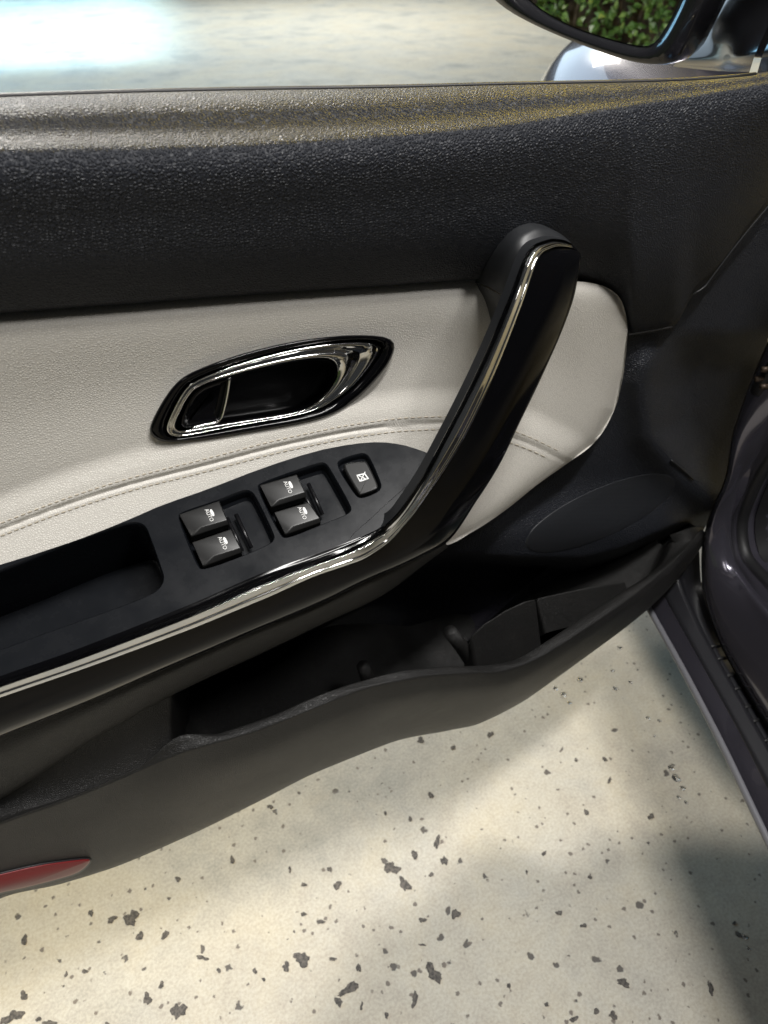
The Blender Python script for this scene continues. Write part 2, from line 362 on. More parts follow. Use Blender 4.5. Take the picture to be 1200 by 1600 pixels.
# stitches beside the seam
sv = []; sf = []
for off in (-10, 10):
    x = -860.
    while x < 872:
        if off > 0 and x > 850: break
        y0, y1 = Sc(x) + off, Sc(x + 7) + off
        a, b = dp(x, y0, creamY(x, y0) - .0001), dp(x + 7.2, y1, creamY(x + 7.2, y1) - .0001)
        d = (b - a); u = Vector((0, 0, 1)).cross(d).normalized(); w_ = d.cross(u).normalized(); o = len(sv)
        for q, rr in ((0, .0002), (.25, .0005), (.75, .0005), (1, .0002)):
            for k in range(6): sv.append(a + d*q + (u*math.cos(k*1.047) + w_*math.sin(k*1.047))*rr)
        for i in range(3):
            for k in range(6): sf.append((o + i*6 + k, o + i*6 + (k+1) % 6, o + i*6 + 6 + (k+1) % 6, o + i*6 + 6 + k))
        x += 10.5 if x < 700 else 10
st = mesh_obj('stitching', sv, sf, M['thread'], cream); st['kind'] = 'stuff'

# lower trim behind and right of the insert, down into the pocket --------------
Lb = cv((280, 1235), (420, 880), (560, 860), (700, 840), (800, 640), (850, 560), (900, 430), (960, 300), (1060, 262), (1200, 235))
Rb = cv((255, 1240), (300, 1236), (430, 1215), (540, 1198), (620, 1166), (670, 1149), (760, 1131), (790, 1121), (835, 1096), (870, 1084), (930, 1075), (1200, 1070))
St = cv((200, 1100), (500, 962), (700, 862), (800, 866), (895, 868), (967, 853), (1015, 832), (1060, 812), (1130, 790))
ridge = [(1060, 420), (1020, 520), (1003, 600), (1012, 680), (1060, 742), (1125, 796)]
RG = resample(ridge, 100, False)
def lowY(x, y):
    Y = .024
    i = int(np.argmin(np.hypot(RG[:, 0] - x, RG[:, 1] - y))); d = math.hypot(RG[i, 0] - x, RG[i, 1] - y)
    side = x - RG[i, 0] + (RG[i, 1] - y)*.5
    if y > 500 and x > 900:
        wy = sm((y - 510)/70.)
        Y -= .012*wy*math.exp(-(d/26.)**2)
        if side > 0: Y += .020*wy*sm((d - 8)/70.)
    q = y - St(x)
    if x > 660: Y -= .022*sm((y - 740)/110)*sm((1090 - x)/60.)*sm((x - 690)/120)
    Y += (.05 + .03*sm((760 - x)/120))*sm((q - 2)/26.)
    return Y
V = []; rows = list(np.linspace(262, 1130, 190)); nu = 190
for y in rows:
    for x in np.linspace(Lb(y), Rb(y), nu): V.append(dp(x, y, lowY(x, y)))
RimL = cv((-900, 1690), (0, 1289), (220, 1204), (300, 1172), (400, 1143), (560, 1081), (740, 1054), (800, 1048), (900, 992), (1000, 922), (1060, 868), (1097, 828))
LP = [(x, y) for y in rows for x in np.linspace(Lb(y), Rb(y), nu)]
low = mesh_obj('lower_trim', V, [f for f in grid_faces(len(rows), nu) if LP[f[0]][1] < RimL(LP[f[0]][0]) + 12], M['pad'], door)
# speaker mesh: an oval sitting on the trim
ell = []
for i in range(48):
    t = 2*math.pi*i/48; u, w_ = 128*math.cos(t), 38*math.sin(t); a = R(-24)
    ell.append((938 + u*math.cos(a) - w_*math.sin(a), 802 + u*math.sin(a) + w_*math.cos(a)))
def ring_px(poly, f, dy): return [dp(p[0], p[1], lowY(p[0], p[1]) + dy) for p in shrink(poly, f)]
sp = rings('speaker_grille', [ring_px(ell, 1, .0004), ring_px(ell, .985, -.0003), ring_px(ell, .95, -.0004)] + [ring_px(ell, f, -.0012 - .0006*(1 - f)) for f in (.8, .6, .4, .2, .05)], M['grille'], door, cap_end=True)
# thin split line on the trim, and a clip
tube('trim_joint', [dp(x, y, .0125) for x, y in resample([(982, 523), (1015, 518), (1050, 511)], 12, False)], .0009, M['plastic'], door)
tube('trim_edge', [dp(x, y, .012) for x, y in resample([(1084, 459), (1100, 450), (1112, 434), (1140, 396), (1172, 356), (1215, 305)], 20, False)], .0008, M['boss'], door)
tube('trim_clip', [dp(x, y, lowY(x, y) - .002) for x, y in resample([(1049, 719), (1068, 735), (1083, 749)], 8, False)], .0012, M['boss'], door)

# switch plate on the armrest ----------------------------------------------
p1, p2, p3 = dp(0, 880, -.016), dp(552, 691, -.018), dp(125, 1013, -.09)
NP = (p2 - p1).cross(p3 - p1).normalized()
if NP.z < 0: NP = -NP
def sw(x, y, h=0): return on_plane(x, y, p1, NP) + NP*h
plate = [(-900, 1218), (-300, 990), (0, 880), (125, 838), (258, 786), (323, 764), (407, 731), (490, 704), (552, 692), (594, 689), (627, 693), (657, 702), (680, 712), (690, 725), (672, 760), (640, 800), (600, 826), (560, 846), (530, 857), (417, 895), (292, 949), (125, 1015), (0, 1060), (-300, 1170), (-900, 1395)]
cup = [(-420, 1040), (-300, 1000), (0, 893), (104, 849), (188, 820), (212, 816), (226, 821), (233, 836), (252, 890), (256, 904), (250, 918), (233, 930), (167, 955), (83, 984), (0, 1015), (-300, 1125), (-420, 1165)]
hA = [(278, 808), (284, 801), (343, 782), (381, 766), (392, 768), (399, 776), (427, 834), (428, 843), (420, 850), (379, 868), (318, 890), (309, 885)]
hB = [(402, 762), (408, 755), (500, 723), (509, 725), (515, 733), (547, 790), (548, 798), (540, 804), (504, 818), (448, 841), (438, 836)]
hL = [(526, 727), (533, 718), (563, 709), (572, 710), (578, 717), (595, 756), (594, 764), (586, 770), (565, 778), (556, 774)]
holes = [[tuple(p) for p in chaikin(h, 2)] for h in (cup, hA, hB, hL)]
depths = [.066, .011, .011, .007]
bm = bmesh.new(); edges = []
def loop3(poly, h): return [bm.verts.new(sw(x, y, h)) for x, y in poly]
def close(vs): return [bm.edges.new((vs[i], vs[(i+1) % len(vs)])) for i in range(len(vs))]
def wall(a, b):
    for i in range(len(a)):
        j = (i+1) % len(a); bm.faces.new((a[i], a[j], b[j], b[i]))
ol = chaikin(plate, 1); vo = loop3(inset_loop(ol, 1.2), 0); edges += close(vo); vo2 = loop3(ol, -.0012); close(vo2); wall(vo, vo2); vo3 = loop3(ol, -.012); wall(vo2, vo3)
hv = []
for h, d in zip(holes, depths):
    a = loop3(inset_loop(h, -1.6), 0); edges += close(a); hv.append((a, h, d))
bmesh.ops.triangle_fill(bm, use_beauty=True, edges=edges, use_dissolve=False)
for a, h, d in hv:
    b = loop3(h, -.0011); wall(a, b); b2 = loop3(inset_loop(h, 1.0), -.0024); wall(b, b2)
    c = loop3(inset_loop(h, 2.0), -d*.8); wall(b2, c); e = loop3(inset_loop(h, 6.0), -d); wall(c, e); bm.faces.new(e)
bmesh.ops.recalc_face_normals(bm, faces=bm.faces)
me = bpy.data.meshes.new('switch_plate'); bm.to_mesh(me); bm.free(); me.materials.append(M['satin'])
plate_o = bpy.data.objects.new('switch_plate', me); COL.objects.link(plate_o); plate_o.parent = door
me.polygons.foreach_set('use_smooth', [True]*len(me.polygons)); auto(plate_o, 28)
plate_o['label'] = 'satin black switch plate with a moulded cup'

def text_on(parent, body, at, along, size, h):
    cu = bpy.data.curves.new('lettering', 'FONT'); cu.body = body; cu.size = size; cu.extrude = .00012; cu.align_x = 'CENTER'; cu.align_y = 'CENTER'
    tmp = bpy.data.objects.new('lettering', cu); COL.objects.link(tmp)
    dg = bpy.context.evaluated_depsgraph_get(); me = bpy.data.meshes.new_from_object(tmp.evaluated_get(dg)); me.name = 'lettering'
    bpy.data.objects.remove(tmp)
    xa = (sw(at[0] + along[0], at[1] + along[1]) - sw(*at)).normalized(); ya = NP.cross(xa)
    mt = Matrix((xa, ya, NP)).transposed().to_4x4(); mt.translation = sw(at[0], at[1], h)
    me.transform(mt); me.materials.clear(); me.materials.append(M['white'])
    o = bpy.data.objects.new('lettering', me); COL.objects.link(o); o.parent = parent; return o
def flat_mark(name, poly, h, parent, mt='white'):
    V = [sw(x, y, h) for x, y in poly] + [sw(x, y, h - .0003) for x, y in poly]; n = len(poly)
    return mesh_obj(name, V, [tuple(range(n))] + [(i, n+i, n+(i+1) % n, (i+1) % n) for i in range(n)], M[mt], parent, smooth=False)
def cap_switch(TL, TR, r, k, BL, BR, tx, lab):
    H = .0034
    top = [sw(*TL, H), sw(*TR, H + .0005), sw(*r, H + .0005), sw(*k, H + .0002), sw(*BL, H - .0010), sw(*BR, .0010)]
    basev = [sw(*TL, -.006), sw(*TR, -.006), sw(*BR, -.006), sw(*BL, -.006)]
    V = top + basev
    F = [(0, 1, 2, 3), (0, 3, 4), (3, 2, 5, 4), (0, 4, 9, 6), (4, 5, 8, 9), (5, 2, 1, 7, 8), (1, 0, 6, 7)]
    o = mesh_obj('window_switch', V, F, M['switch'], plate_o, smooth=True); bevel(o, .0007, 3, 8); auto(o, 60)
    o['label'] = lab
    al = (21, 42)
    text_on(o, 'AUTO', tx, al, .0040, H + .0006)
    u = np.array(al)/np.hypot(*al); w_ = np.array([u[1], -u[0]])
    c = np.array(tx) + w_*5.9 - u*1.5
    poly = []
    for sx, sy in ((-1, -1), (1, -1), (1, 1), (-1, 1)): poly.append(tuple(c + u*sx*5.8 + w_*sy*2.2))
    flat_mark('window_icon', chaikin(poly, 2), H + .0006, o)
    return o
def q3(pts): return [(260 + x/6., 740 + y/6.) for x, y in pts]
def q4(pts): return [(390 + x/5.217, 690 + y/5.217) for x, y in pts]
a = q3([(125,400),(500,275),(575,455),(330,520),(236,604),(586,480),(407,412)]); cap_switch(*a, 'window switch beside the cup, rear row nearer the seam')
a = q3([(245,660),(610,538),(700,715),(450,788),(345,882),(708,742),(530,672)]); cap_switch(*a, 'window switch beside the cup, nearer the chrome strip')
a = q4([(85,370),(385,285),(452,428),(240,490),(175,547),(462,455),(312,392)]); cap_switch(*a, 'window switch next to the lock switch, nearer the seam')
a = q4([(200,590),(480,510),(572,640),(355,705),(290,768),(582,662),(428,602)]); cap_switch(*a, 'window switch next to the lock switch, nearer the chrome strip')
# rocker axles in the finger scoops
for (x, y, x2, y2) in ((354, 806, 378, 858), (368, 800, 392, 852), (468, 757, 492, 800), (482, 752, 504, 800)):
    tube('switch_rib', [sw(x, y, -.0045), sw((x+x2)/2, (y+y2)/2, -.0035), sw(x2, y2, -.0045)], .0016, M['hollow'], plate_o, 8)
# lock switch
lk_px = q4([(752, 205), (790, 175), (940, 160), (965, 180), (1048, 355), (1045, 385), (1010, 405), (905, 442), (885, 432)])
lo = chaikin(lk_px, 2)
ls = rings('lock_switch', [[sw(x, y, -.006) for x, y in lo], [sw(x, y, .0004) for x, y in lo], [sw(x, y, .0014) for x, y in inset_loop(lo, 1.2)], [sw(x, y, .0017) for x, y in inset_loop(lo, 3)]], M['switch'], plate_o, cap_end=True)
auto(ls, 12); ls['label'] = 'window lock switch with crossed-out window sign'
def ic(pts): return [(390 + x/5.217, 690 + y/5.217) for x, y in pts]
Hh = .0021
for pl in ([(868,282),(930,268),(934,276),(874,291)], [(868,282),(876,280),(905,335),(896,337)], [(930,268),(938,266),(972,312),(962,318)], [(896,329),(966,306),(972,314),(900,338)],
           [(878,286),(888,284),(958,316),(948,322)], [(925,276),(936,256),(944,258),(906,332),(896,332)], [(905,296),(922,290),(928,302),(912,308)]):
    flat_mark('lock_icon', ic(pl), Hh, ls)
# fine joint between plate and the pull handle's foot
tube('plate_joint', [sw(x, y, .0002) for x, y in smooth_line([(538, 866), (541, 852), (549, 838), (575, 814), (602, 789), (628, 766), (650, 748)], 24)], .00025, M['hollow'], plate_o, 6)

# chrome strip and piano-black bar: one sweep from the armrest up to the top of the pull handle
stn = [  # a: inner chrome edge, b: outer chrome edge, c: outer edge of the black bar, then Y of a, b, c
 ((-900,1393),(-900,1440),(-900,1535), None,-.098,-.088), ((-300,1168),(-300,1205),(-300,1280), None,-.098,-.088), ((0,1057),(0,1090),(0,1151), None,-.098,-.088), ((125,1013),(125,1047),(125,1101), None,-.098,-.088),
 ((292,947),(285,988),(272,1038), None,-.098,-.088), ((417,893),(412,936),(400,984), None,-.097,-.087),
 ((505,862),(510,894),(505,940), None,-.097,-.086), ((555,843),(560,877),(573,906), None,-.096,-.085), ((592,826),(600,853),(640,877), None,-.095,-.086),
 ((622,800),(638,814),(693,850), -.092,-.095,-.086), ((655,752),(672,768),(747,778), -.090,-.093,-.084), ((694,682),(717,700),(781,724), -.084,-.088,-.080),
 ((730,612),(754,628),(810,664), -.077,-.081,-.074), ((765,537),(788,548),(848,585), -.068,-.072,-.066), ((797,460),(818,470),(880,512), -.060,-.063,-.058),
 ((815,412),(835,420),(898,460), -.052,-.055,-.051), ((824,393),(842,404),(904,430), -.048,-.051,-.047), ((838,380),(851,393),(907,411), -.045,-.047,-.043), ((856,374),(866,387),(908,402), -.042,-.044,-.041), ((877,374),(882,386),(907,397), -.039,-.041,-.039), ((893,380),(895,388),(905,394), -.037,-.038,-.033)]
ra = []; rb = []; rc = []; rm = []; rab = []; rcb = []; rbm = []; rg = []
for (a, b, c, Ya, Yb, Yc) in stn:
    A = sw(*a, .0005) if Ya is None else dp(*a, Ya)
    B = dp(*b, Yb); C = dp(*c, Yc); mid = (A + B)/2
    ra.append(A); rb.append(B); rc.append(C)
    w_ = (B - A).length
    rm.append(mid - (mid - CAM).normalized()*w_*.22)
    rab.append(A + Vector((0, .018 if Ya is None else .009, -.006 if Ya is None else -.001)))
    rbm.append((B*.5 + C*.5) - Vector((0, min(.006, (C-B).length*.10), 0))); rg.append(B + Vector((0, .0022, 0)) + (C - B).normalized()*.0012)
    rcb.append(C + Vector((0, .020, -.002)))
nS = 220
def dense(r): return smooth_line(r, nS)
def skin(name, rails, mt, parent, m=5):
    V = []
    k = len(rails); D = [dense(r) for r in rails]
    for i in range(nS):
        col = np.array([d[i] for d in D]); tt = np.arange(k)
        fs = [pchip(tt, col[:, a]) for a in range(3)]
        V += [[f(t) for f in fs] for t in np.linspace(0, k-1, (k-1)*m + 1)]
    return mesh_obj(name, V, grid_faces(nS, (k-1)*m + 1), mt, parent)
handle = skin('pull_handle', [rg, rbm, rc, rcb], M['gloss'], door, 6); handle['label'] = 'piano black armrest strip rising into a pull handle'
skin('handle_side', [[p + Vector((0, .0004, -.0004)) for p in ra], rab], M['boss'], handle, 3)
# small step groove along the chrome: two rounded beads
def lerp(a, b, t): return [x*(1-t) + y*t for x, y in zip(a, b)]
fr = [.46]*6 + [.4, .3, .2, .14] + [.12]*11
def vlerp(f, k): return [a*(1 - t*k) + b*t*k for a, b, t in zip(ra, rb, f)]
g1 = [p + Vector((0, .0007, -.0003)) for p in vlerp(fr, 1.)]
bead1 = [p - (p - CAM).normalized()*.0014 for p in vlerp(fr, .5)]; bead2 = [p - (p - CAM).normalized()*.0046 for p in lerp(ra, rb, .52)]; g2 = [p - (p - CAM).normalized()*.0016 for p in lerp(ra, rb, .76)]; bead3 = [p - (p - CAM).normalized()*.0020 for p in lerp(ra, rb, .87)]
skin('dark_reflection_strip', [ra, bead1, g1], M['gloss'], handle, 5)  # black strip painted in for the dark reflection in the chrome
chrome = skin('chrome_strip', [g1, bead2, g2, bead3, rb, [p + Vector((0, .003, 0)) for p in rg]], M['chrome'], handle, 5)
# end cap closing the handle top
capL = [dense(r)[-1] for r in (rab, ra, bead2, rb, rbm, rc, rcb)]
mesh_obj('handle_tip', capL, [tuple(range(len(capL)))], M['gloss'], handle, smooth=False)
# boss that carries the handle's top end
base = [(744, 442), (752, 425), (766, 402), (788, 371), (806, 356), (826, 349), (846, 351), (862, 359), (876, 372)]
front = [(800, 470), (806, 446), (812, 420), (822, 396), (836, 382), (852, 375), (868, 373), (882, 375), (896, 383)]
bY = [.010, .002, -.006, -.012, -.014, -.015, -.014, -.013, -.012]
fY = [-.046, -.046, -.044, -.042, -.039, -.037, -.035, -.034, -.033]
bas = [dp(*p, y + .010) for p, y in zip(base, bY)]; bas1 = [dp(*p, y) for p, y in zip(base, bY)]; frn = [dp(*p, y + .006) for p, y in zip(front, fY)]
mid_ = [(Vector(a)*.45 + Vector(b)*.55) + Vector((-.002, 0, .003)) for a, b in zip(bas1, frn)]
boss = loft('handle_boss', [bas, bas1, mid_, frn], M['boss'], handle, 50, 8)
bot = [dp(744, 442, .012), dp(770, 456, -.008), dp(792, 474, -.03), dp(800, 470, -.040)]
loft('handle_boss_underside', [[dp(744, 442, .010), dp(800, 470, -.040)], [dp(756, 470, .012), dp(792, 500, -.040)], [dp(770, 520, .012), dp(785, 530, -.035)]], M['boss'], handle, 12, 4)

# underside of the armrest
Gl = cv((-900, 1535), (-300, 1280), (0, 1151), (125, 1101), (270, 1039), (375, 992), (500, 942), (573, 906), (640, 877), (694, 850))
Ul = cv((-900, 1640), (-300, 1385), (0, 1248), (150, 1150), (280, 1078), (400, 1022), (500, 974), (600, 925), (660, 880), (697, 852))
Cl = cv((-900, 1690), (-300, 1420), (0, 1290), (110, 1250), (220, 1202), (300, 1165))
xs = np.concatenate([np.linspace(XL, -20, 30), np.linspace(0, 697, 70)])
r0 = [dp(x, Gl(x), -.080 + .018*sm((x - 560)/140)) for x in xs]; r1 = [dp(x, Gl(x) + .3*(Ul(x) - Gl(x)), -.082 + .02*sm((x - 560)/140)) for x in xs]
r2 = [dp(x, Ul(x), -.062 + .02*sm((x - 500)/200)) for x in xs]; r3 = [dp(x, Ul(x), -.062 + .02*sm((x - 500)/200)) + Vector((0, .03, .012)) for x in xs]
r4 = [p + Vector((0, .08, .03)) for p in r2]
loft('armrest_underside', [r0, r1, r2, r3, r4], M['plastic'], door, 110, 6)
# lower panel left of the pocket
V = []; xs = list(np.linspace(XL, -20, 30)) + list(np.linspace(0, 296, 90)); nv = 40
for x in xs:
    k_ = sm((x - 266)/30)*.10
    for j in range(nv):
        t = j/(nv-1); y = Ul(x) - 3 + (Cl(x) + 4 - Ul(x))*t
        V.append(dp(x, y, -.061 + .003*math.sin(math.pi*t) - .0168*t + k_))
mesh_obj('lower_rear_panel', V, grid_faces(len(xs), nv), M['plastic'], door)

# map pocket ------------------------------------------------------------------
OR_ = [(-900,1690),(-300,1420),(0,1289),(110,1250),(220,1204),(300,1172),(400,1143),(500,1103),(560,1081),(650,1061),(740,1054),(800,1048),(850,1024),(900,992),(1000,922),(1060,868),(1097,828)]
IR_ = [(-900,1686),(-300,1416),(0,1285),(110,1246),(214,1200),(281,1150),(345,1146),(418,1121),(503,1085),(600,1055),(700,1042),(768,1039),(812,1028),(862,997),(957,934),(1030,884),(1052,845)]
BE_ = [(-900,1800),(-300,1530),(0,1402),(100,1378),(200,1345),(300,1300),(400,1250),(500,1200),(600,1160),(700,1138),(745,1128),(800,1100),(850,1066),(900,1030),(1000,955),(1060,893),(1100,832)]
oy = [-.078]*5 + [-.086, -.090, -.092, -.092, -.092, -.092, -.090, -.085, -.077, -.050, -.024, .004]
iy = [-.0775]*4 + [-.0765, -.075, -.080, -.082, -.084, -.084, -.084, -.082, -.078, -.070, -.046, -.022, .004]
by = [-.050]*9 + [-.052, -.054, -.050, -.046, -.040, -.022, -.008, .012]
rO = [dp(*p, y) for p, y in zip(OR_, oy)]; rI = [dp(*p, y) for p, y in zip(IR_, iy)]; rB = [dp(*p, y) for p, y in zip(BE_, by)]
bl_ = [0, 0, 0, .1, .35, .7] + [1]*11
rMid = [(a*.5 + b*.5) + Vector((0, -.004 - .006*k, 0)) for a, b, k in zip(rO, rB, bl_)]; rQ = [(a*.86 + b*.14) + Vector((0, -.001 - .005*k, 0)) for a, b, k in zip(rO, rB, bl_)]
rU = [p + Vector((0, .05, -.004)) for p in rB]
rIm = [(a + b)/2 + Vector((0, -.0006, .0016))*(1 if i > 5 else 0) for i, (a, b) in enumerate(zip(rO, rI))]
wd = [0]*3 + [.004, .01, .12, .13, .13, .13, .12, .12, .12, .11, .10, .07, .04, .02]
rD = [p + Vector((0, .004, -.012 if w > .02 else -.002)) for p, w in zip(rI, wd)]
rE = [p + Vector((0, .016, -w)) for p, w in zip(rI, wd)]
rF = [Vector((p.x, max(p.y, .088), p.z + .006)) for p in rE]
pocket = loft('map_pocket', [rU, rB, rMid, rQ, rO, rIm, rI, rD, rE, rF], M['plastic'], door, 200, 6)
# right-hand lip where the pocket meets the trim
loft('pocket_lip', [[dp(1046, 836, .004), dp(1054, 848, .0), dp(1052, 866, -.008), dp(1040, 882, -.02)], [dp(1075, 826, .004), dp(1078, 840, -.004), dp(1072, 858, -.014), dp(1060, 872, -.026)], [dp(1099, 824, .012), dp(1098, 832, .004), dp(1085, 848, -.008), dp(1062, 871, -.028)]], M['plastic'], door, 20, 6)
# inserts in the pocket: bottle rest, rib and nub
def block(name, top_px, Yf, Yb_, down, parent, w=.004):
    t = [dp(x, y, Yf) for x, y in top_px]; n = len(t)
    bk = [p + Vector((-.004, Yb_ - Yf, -.10)) for p in t]; dn = [p + Vector((.004, -.022, -down)) for p in t]
    V = bk + t + dn
    F = [(i, i+1, n+i+1, n+i) for i in range(n-1)] + [(n+i, n+i+1, 2*n+i+1, 2*n+i) for i in range(n-1)] + [(0, n, 2*n), (n-1, 2*n-1, 3*n-1)]
    o = mesh_obj(name, V, F, M['plastic'], parent); bevel(o, w, 3, 40); auto(o, 50); return o
block('bottle_rest', [(734, 994), (756, 974), (790, 952), (820, 938), (838, 934)], -.030, -.022, .065, pocket, .003)
block('bottle_rest_side', [(838, 934), (872, 926), (905, 919), (945, 912), (978, 908)], -.012, -.004, .04, pocket, .003)
o = tube('pocket_rib', [dp(702, 986, -.022), dp(718, 1006, -.024) , dp(748, 1050, -.026), dp(775, 1090, -.03)], lambda t: .0075 + .002*t, M['plastic'], pocket, 12)
tube('pocket_nub', [dp(567, 1040, -.03), dp(572, 1052, -.03), dp(584, 1085, -.03)], lambda t: .0065 + .002*t, M['plastic'], pocket, 12)
# red reflector low on the door
ref = [(-500,1502),(-300,1445),(-120,1396),(0,1366),(60,1352),(110,1345),(138,1342),(142,1345),(134,1355),(120,1365),(90,1374),(40,1387),(0,1395),(-120,1427),(-300,1476),(-500,1531)]
rf = chaikin(ref, 1)
from mathutils.bvhtree import BVHTree
pm = pocket.data; bv = BVHTree.FromPolygons([v.co for v in pm.vertices], [p.vertices[:] for p in pm.polygons])
def wallY(x, y):
    h = bv.ray_cast(CAM, sight(x, y).normalized())
    return h[0].y if h[0] is not None else -.055
rings('reflector', [[dp(x, y, wallY(x, y) + .003) for x, y in rf], [dp(x, y, wallY(x, y) - .0022) for x, y in rf], [dp(x, y, wallY(x, y) - .0034) for x, y in inset_loop(rf, 2.5)]], M['red'], door, cap_end=True)['label'] = 'red reflector at the bottom edge'
rings('reflector_seat', [[dp(x, y, wallY(x, y) + .003) for x, y in inset_loop(rf, -2.2)], [dp(x, y, wallY(x, y) - .0012) for x, y in inset_loop(rf, -2.2)], [dp(x, y, wallY(x, y) - .0012) for x, y in inset_loop(rf, .5)]], M['boss'], door)

# inside door handle -------------------------------------------------------------
NH = 128
ch_out = [(258,672),(262,655),(283,613),(300,595),(367,569),(450,546),(512,535),(560,532),(584,532),(597,538),(598,546),(585,568),(554,605),(512,634),(471,649),(367,666),(300,681),(272,684),(262,681)]
ch_in = [(274,662),(280,648),(294,620),(310,603),(360,587),(440,568),(495,560),(516,563),(526,574),(522,594),(508,616),(490,632),(465,645),(400,655),(345,663),(300,671),(284,673),(276,670)]
def circ(poly, n=NH):
    P = resample(chaikin(poly, 3), 600); c = np.array([395., 620.]); out = []
    ang = np.unwrap(np.arctan2(P[:, 1] - c[1], (P[:, 0] - c[0])*.42))
    if ang[-1] < ang[0]: ang = ang[::-1]; P = P[::-1]
    for t in np.linspace(0, 2*math.pi, n, endpoint=False):
        tt = (t - ang[0]) % (2*math.pi) + ang[0]
        out.append((np.interp(tt, np.append(ang, ang[0] + 2*math.pi), np.append(P[:, 0], P[0, 0])), np.interp(tt, np.append(ang, ang[0] + 2*math.pi), np.append(P[:, 1], P[0, 1]))))
    return out
o1, o2, o3 = circ(bezel), circ(ch_out), circ(ch_in)
def mixp(a, b, t): return [(p[0]*(1-t) + q[0]*t, p[1]*(1-t) + q[1]*t) for p, q in zip(a, b)]
def hl(poly, Y): return [dp(x, y, Y + min(0, creamY(x, y) - .004)) for x, y in poly]
ih = rings('inner_handle', [hl(o1, .012), hl(o1, .0035), hl(mixp(o1, o2, .12), .0012), hl(mixp(o1, o2, .35), .0004), hl(mixp(o1, o2, .7), .0012), hl(mixp(o1, o2, .95), .005), hl(o2, .009)], M['gloss'], door)
ih['label'] = 'inside door release with black bezel and chrome lever'
rings('handle_surround', [hl(o2, .010), hl(mixp(o2, o3, .03), .0040), hl(mixp(o2, o3, .16), .0010), hl(mixp(o2, o3, .32), .0022), hl(mixp(o2, o3, .44), .0052), hl(mixp(o2, o3, .52), .0052), hl(mixp(o2, o3, .64), .0022), hl(mixp(o2, o3, .8), .0010), hl(mixp(o2, o3, .94), .0035), hl(o3, .0065), hl(o3, .014)], M['chrome'], ih)
rings('handle_recess', [hl(o3, .012), hl(shrink(o3, .98), .022), hl(shrink(o3, .9), .036), hl(shrink(o3, .7), .041), hl(shrink(o3, .3), .042)], M['hollow'], ih, cap_end=True)
lv = chaikin([(281, 658), (296, 622), (312, 605), (336, 596), (358, 590), (360, 594), (346, 656), (340, 661), (300, 668), (286, 669)], 2)
lev = rings('lever', [hl(lv, .024), hl(lv, .0062), hl(inset_loop(lv, 1.5), .0050), hl(inset_loop(lv, 5), .0060), hl(inset_loop(lv, 12), .0085)], M['gloss'], ih, cap_end=True)
tube('lever_edge', [dp(x, y, .0046) for x, y in smooth_line([(359, 590), (357, 606), (352, 632), (346, 652), (340, 659), (320, 664), (300, 669)], 24)], .0011, M['chrome'], lev, 8)

# door shell behind the trim, belt moulding ----------------------------------------
xs_ = [-.62, -.3, 0, .25, .45, .58, .655]
def shell(Y, z): return [Vector((x, Y, z(x) if callable(z) else z)) for x in xs_]
belt = lambda x: .958 - .045*(x + .05) - .012
loft('door_shell', [shell(.048, .50), shell(.045, belt), shell(.062, lambda x: belt(x) - .010), shell(.095, lambda x: belt(x) - .028), shell(.118, lambda x: belt(x) - .12), shell(.128, .62), shell(.118, lambda x: .36 + .16*sm((x - .3)/.25)), shell(.098, lambda x: .262 + .2*sm((x - .3)/.25)), shell(.055, lambda x: .262 + .2*sm((x - .3)/.25)), shell(.03, lambda x: .29 + .2*sm((x - .3)/.25))], M['paint'], door, 40, 5)
tube('window_seal', [dp(x, Wl(x) - 1.5, -.014 + (Kl(x) - Wl(x))*.00062) for x in np.linspace(-600, 1180, 60)], .0016, M['rubber'], door, 8)
tube('belt_moulding', [dp(x, Wl(x) + 1.0, .050 - .03*sm((x - 800)/350)) for x in np.linspace(-600, 1150, 40)], .0024, M['chrome'], door, 8)

# wing mirror -------------------------------------------------------------------------
mp = Vector((.52, .215, .955)); mn = Vector((-.905, -.42, .06)).normalized()
def mr_(x, y, h=0): return on_plane(x, y, mp, mn) + mn*h
glass = [(790, -70), (808, -18), (820, 0), (850, 23), (900, 48), (975, 70), (1008, 76), (1022, 68), (1042, 36), (1060, 0), (1085, -70), (1090, -140), (1060, -190), (950, -210), (840, -190), (795, -140)]
hous = [(742, -60), (756, -18), (772, 0), (800, 22), (860, 52), (950, 87), (1000, 101), (1045, 102), (1060, 93), (1080, 50), (1105, 0), (1130, -70), (1135, -150), (1090, -225), (950, -250), (810, -225), (752, -140)]
gl = resample(chaikin(glass, 2), 80); ho = resample(chaikin(hous, 2), 80)
i0 = int(np.argmin(gl[:, 1])); 
def align(P, c):
    a = np.unwrap(np.arctan2(P[:, 1] - c[1], P[:, 0] - c[0])); 
    if a[-1] < a[0]: a = a[::-1]; P = P[::-1]
    out = []
    for t in np.linspace(0, 2*math.pi, 80, endpoint=False):
        tt = (t - a[0]) % (2*math.pi) + a[0]; aa = np.append(a, a[0] + 2*math.pi)
        out.append((np.interp(tt, aa, np.append(P[:, 0], P[0, 0])), np.interp(tt, aa, np.append(P[:, 1], P[0, 1]))))
    return out
cM = np.array([940., -60.]); gl = align(gl, cM); ho = align(ho, cM)
cen = mr_(940, -60)
def deep(poly, f, h): 
    return [cen + (mr_(x, y) - cen)*f + mn*h for x, y in poly]
mh = rings('wing_mirror', [deep(gl, 1.0, -.012), deep(gl, 1.02, -.002), deep(mixp(gl, ho, .45), 1, .004), deep(ho, .985, .003), deep(ho, 1.0, -.004), deep(ho, 1.0, -.03), deep(ho, .93, -.07), deep(ho, .72, -.105), deep(ho, .3, -.122)], M['mhouse'], door, cap_end=True)
mh['label'] = 'black wing mirror housing'
